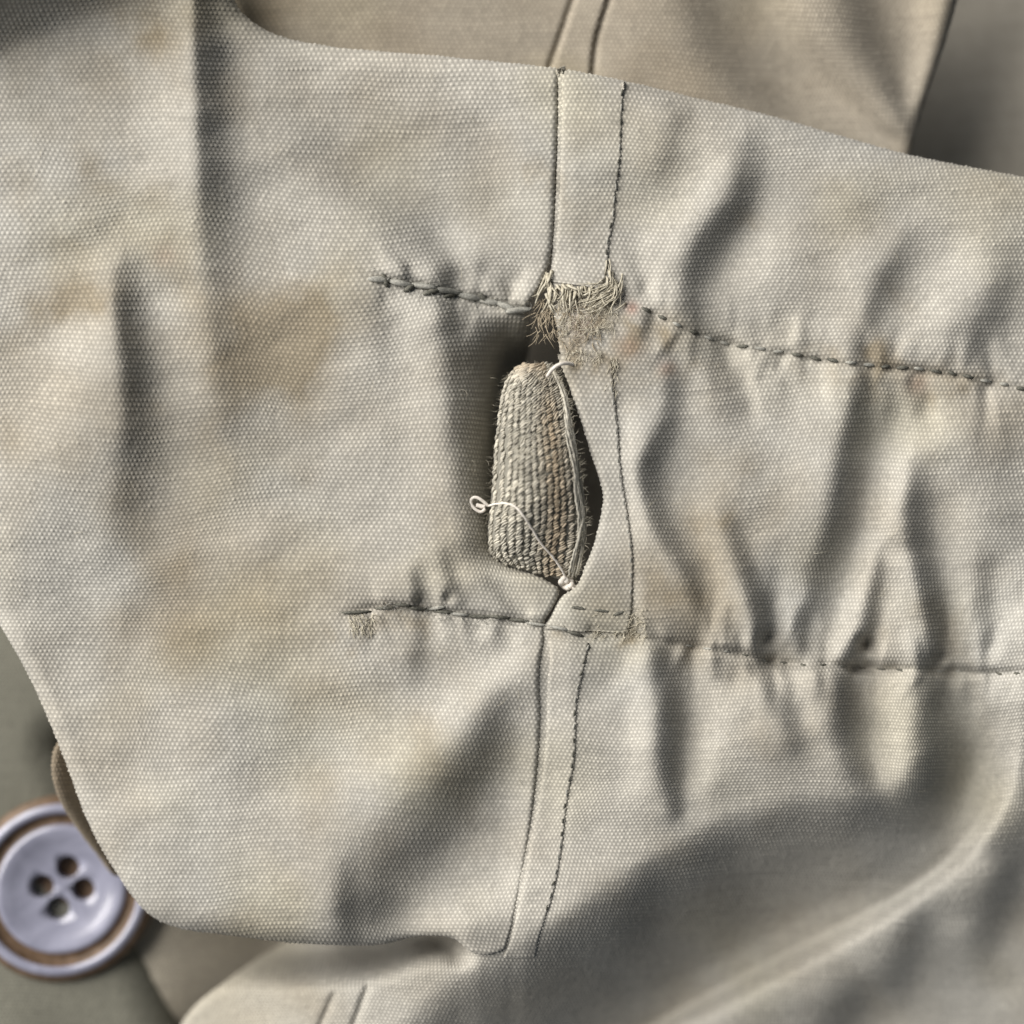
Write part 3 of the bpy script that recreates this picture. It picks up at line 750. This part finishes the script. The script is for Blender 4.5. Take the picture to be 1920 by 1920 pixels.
# knitted loops in columns
er = np.random.default_rng(11)
def blob(n1=6, n2=4):
    v = [(0, 0, 1)]; f = []
    for i in range(1, n2):
        ph = math.pi * i / n2
        for k in range(n1):
            th = 2 * math.pi * k / n1
            v.append((math.sin(ph) * math.cos(th), math.sin(ph) * math.sin(th), math.cos(ph)))
    v.append((0, 0, -1)); last = len(v) - 1
    for k in range(n1):
        f.append((0, 1 + k, 1 + (k + 1) % n1, 0))
        for i in range(n2 - 2):
            a = 1 + i * n1
            f.append((a + k, a + n1 + k, a + n1 + (k + 1) % n1, a + (k + 1) % n1))
        a = 1 + (n2 - 2) * n1
        f.append((a + k, last, a + (k + 1) % n1, a + k))
    return np.array(v), f
bv, bf = blob(8, 6)
LV, LF, LC = [], [], []; LN = 0
ncol, nrow = 13, 50
for c in range(ncol):
    t0 = .03 + c * (.885 / (ncol - 1))
    for r in range(nrow):
        v0 = (r + .5 + .5 * (c % 2)) / nrow + er.normal() * .003
        if v0 > .99: continue
        t1 = t0 + er.normal() * .006 + .010 * math.sin(v0 * 11 + c)
        x, y, z = [float(a) for a in esurf(np.array(t1), np.array(v0))]
        x2, y2, z2 = [float(a) for a in esurf(np.array(min(1, t1 + .02)), np.array(v0))]
        x3, y3, z3 = [float(a) for a in esurf(np.array(t1), np.array(min(1, v0 + .01)))]
        tu = np.array([x2 - x, y2 - y, z2 - z]); tv = np.array([x3 - x, y3 - y, z3 - z])
        tu /= np.linalg.norm(tu) + 1e-9; tv /= np.linalg.norm(tv) + 1e-9
        n = np.cross(tu, tv); n /= np.linalg.norm(n) + 1e-9
        if n[2] < 0: n = -n
        ang = math.radians(-42 + er.normal() * 8)
        a1 = math.cos(ang) * tu + math.sin(ang) * tv; a2 = np.cross(n, a1)
        la, lb_, lc = 7.8 * er.uniform(.75, 1.2), 3.3 * er.uniform(.75, 1.25), 3.8 * er.uniform(.8, 1.2)
        for ply in (-1, 1):
            P = np.array([x, y, z]) + n * (1.5 + er.normal() * .8) + a2 * ply * 2.0 + bv[:, :1] * a1 * la + bv[:, 1:2] * a2 * lb_ * .72 + bv[:, 2:] * n * lc * .85
            base = LN; LN += len(bv)
            LV.append(P); LF += [tuple(base + i for i in (ff if ff[0] != ff[-1] else ff[:3])) for ff in bf]
        g = er.uniform(.36, .60)
        col = np.array([1.0, .945, .81]) * g
        br = math.exp(-((t1 - .70) / .14) ** 2) * smoothstep(0.0, .3, v0) + .9 * math.exp(-(v0 / .07) ** 2) * (t1 < .75)
        col = col * (1 - br) + np.array([.45, .37, .27]) * er.uniform(.75, 1.25) * br
        for ply in (0, 1): LC.append(np.repeat(col[None] * er.uniform(.82, 1.15), len(bv), 0))
V = np.vstack(LV)
loops = mesh_obj('knit_loops', list(w3(V[:, 0], V[:, 1], V[:, 2])), LF, M_CLOTH, elastic, colors=np.vstack(LC))
loops['kind'] = 'stuff'
# pale selvage cords down the right edge
M_SELV = yarn_material('selvage_cord', (.38, .36, .31), (.62, .59, .51), scale=2600)
for k in range(7):
    t0 = .915 + .010 * k; ph = er.uniform(0, 6); T = Tubes(); pts = []
    v_a, v_b = er.uniform(.02, .10), er.uniform(.9, .985)
    for v0 in np.linspace(v_a, v_b, 56):
        x, y, z = [float(a) for a in esurf(np.array(min(1.0, t0 + .018 * math.sin(v0 * 9 + ph) + .01 * math.sin(v0 * 23 + 2 * ph))), np.array(v0))]
        pts.append((x + er.normal() * .5, y, z + 4 - .5 * k + 2.5 * math.sin(v0 * 14 + ph) + er.normal() * .5))
    T.add(pts, er.uniform(1.8, 3.0), sides=5); T.build('selvage_cord', M_SELV, elastic)
# fuzz
T = Tubes()
for _ in range(560):
    t0, v0 = er.uniform(0, 1), er.uniform(0, 1)
    if er.uniform() < .35: t0 = er.choice([0.0, 1.0])
    x, y, z = [float(a) for a in esurf(np.array(t0), np.array(v0))]
    a = math.radians(-35 + er.normal() * 45) + (math.pi if t0 < .1 else 0)
    L = er.uniform(6, 17); pts = []
    for k in range(5):
        pts.append((x, y, z + 4 + k * er.uniform(0, 2.6)))
        a += er.normal() * .25; x += math.cos(a) * L / 4; y += math.sin(a) * L / 4
    T.add(pts, .42, sides=3, taper=True)
fz = T.build('band_fuzz', M_FRAY, elastic); fz['kind'] = 'stuff'

# ------------------------------------------------------------------ loose pale thread with its knot
loose = empty('loose_thread', 'thin off-white thread knotted at the foot of the elastic and looping over it', 'thread')
def eh(x, y, lift):
    best = min(((tx, vx) for tx in np.linspace(0, 1, 21) for vx in np.linspace(0, 1, 41)), key=lambda p: (float(esurf(np.array(p[0]), np.array(p[1]))[0]) - x) ** 2 + (float(esurf(np.array(p[0]), np.array(p[1]))[1]) - y) ** 2)
    return float(esurf(np.array(best[0]), np.array(best[1]))[2]) + lift
pts = [(x, y, eh(x, y, l)) for (x, y, l) in [(1062, 1086, 12), (1052, 1066, 10), (1036, 1044, 9), (1014, 1018, 9), (998, 992, 9), (982, 968, 9), (966, 950, 9), (950, 944, 9), (930, 945, 10), (915, 949, 12)]]
T = Tubes(); T.add(smooth3(np.array(pts), 4) + er.normal(size=(len(smooth3(np.array(pts), 4)), 3)) * .35, 2.2, sides=7); T.build('strand', M_WHITE, loose)
z0 = pts[-1][2]
T = Tubes(); T.add(smooth3(np.array([(916, 949, z0), (906, 940, z0 + 3), (895, 933, z0 + 4), (886, 934, z0 + 2), (883, 943, z0), (890, 954, z0 + 1), (902, 960, z0 + 2), (910, 954, z0 + 3)]), 3), 3.2, sides=7); T.build('loop', M_WHITE, loose)
T = Tubes(); T.add(smooth3(np.array([(910, 950, z0 - 2), (900, 949, z0 - 4), (893, 947, z0 - 5)]), 3), 4.6, sides=7); T.build('loop', M_WHITE, loose)
kz = pts[0][2] - 2
for (dx, dy, r, a) in ((0, 4, 15, .2), (6, 9, 13, 1.3), (-4, 10, 12, 2.4)):
    T = Tubes()
    ring_ = [(1063 + dx + r * math.cos(th) * .62, 1090 + dy * .6 + r * math.sin(th + a) * .55, kz + 6 * math.sin(th * 2 + a)) for th in np.linspace(0, 6.0, 16)]
    T.add(smooth3(np.array(ring_), 3), 5.2, sides=7); T.build('knot_turn', M_WHITE, loose)
T = Tubes(); T.add(smooth3(np.array([(1026, 706, 10), (1036, 692, 26), (1048, 684, 30), (1062, 681, 22), (1078, 684, 8)]), 4), 3.6, sides=6); T.build('strand', M_WHITE, loose)
T = Tubes(); T.add(smooth3(np.array([(1068, 1084, kz), (1078, 1050, kz + 6), (1084, 1020, kz + 10), (1088, 980, kz + 14)]), 4), 2.4, sides=6); T.build('strand', M_WHITE, loose)
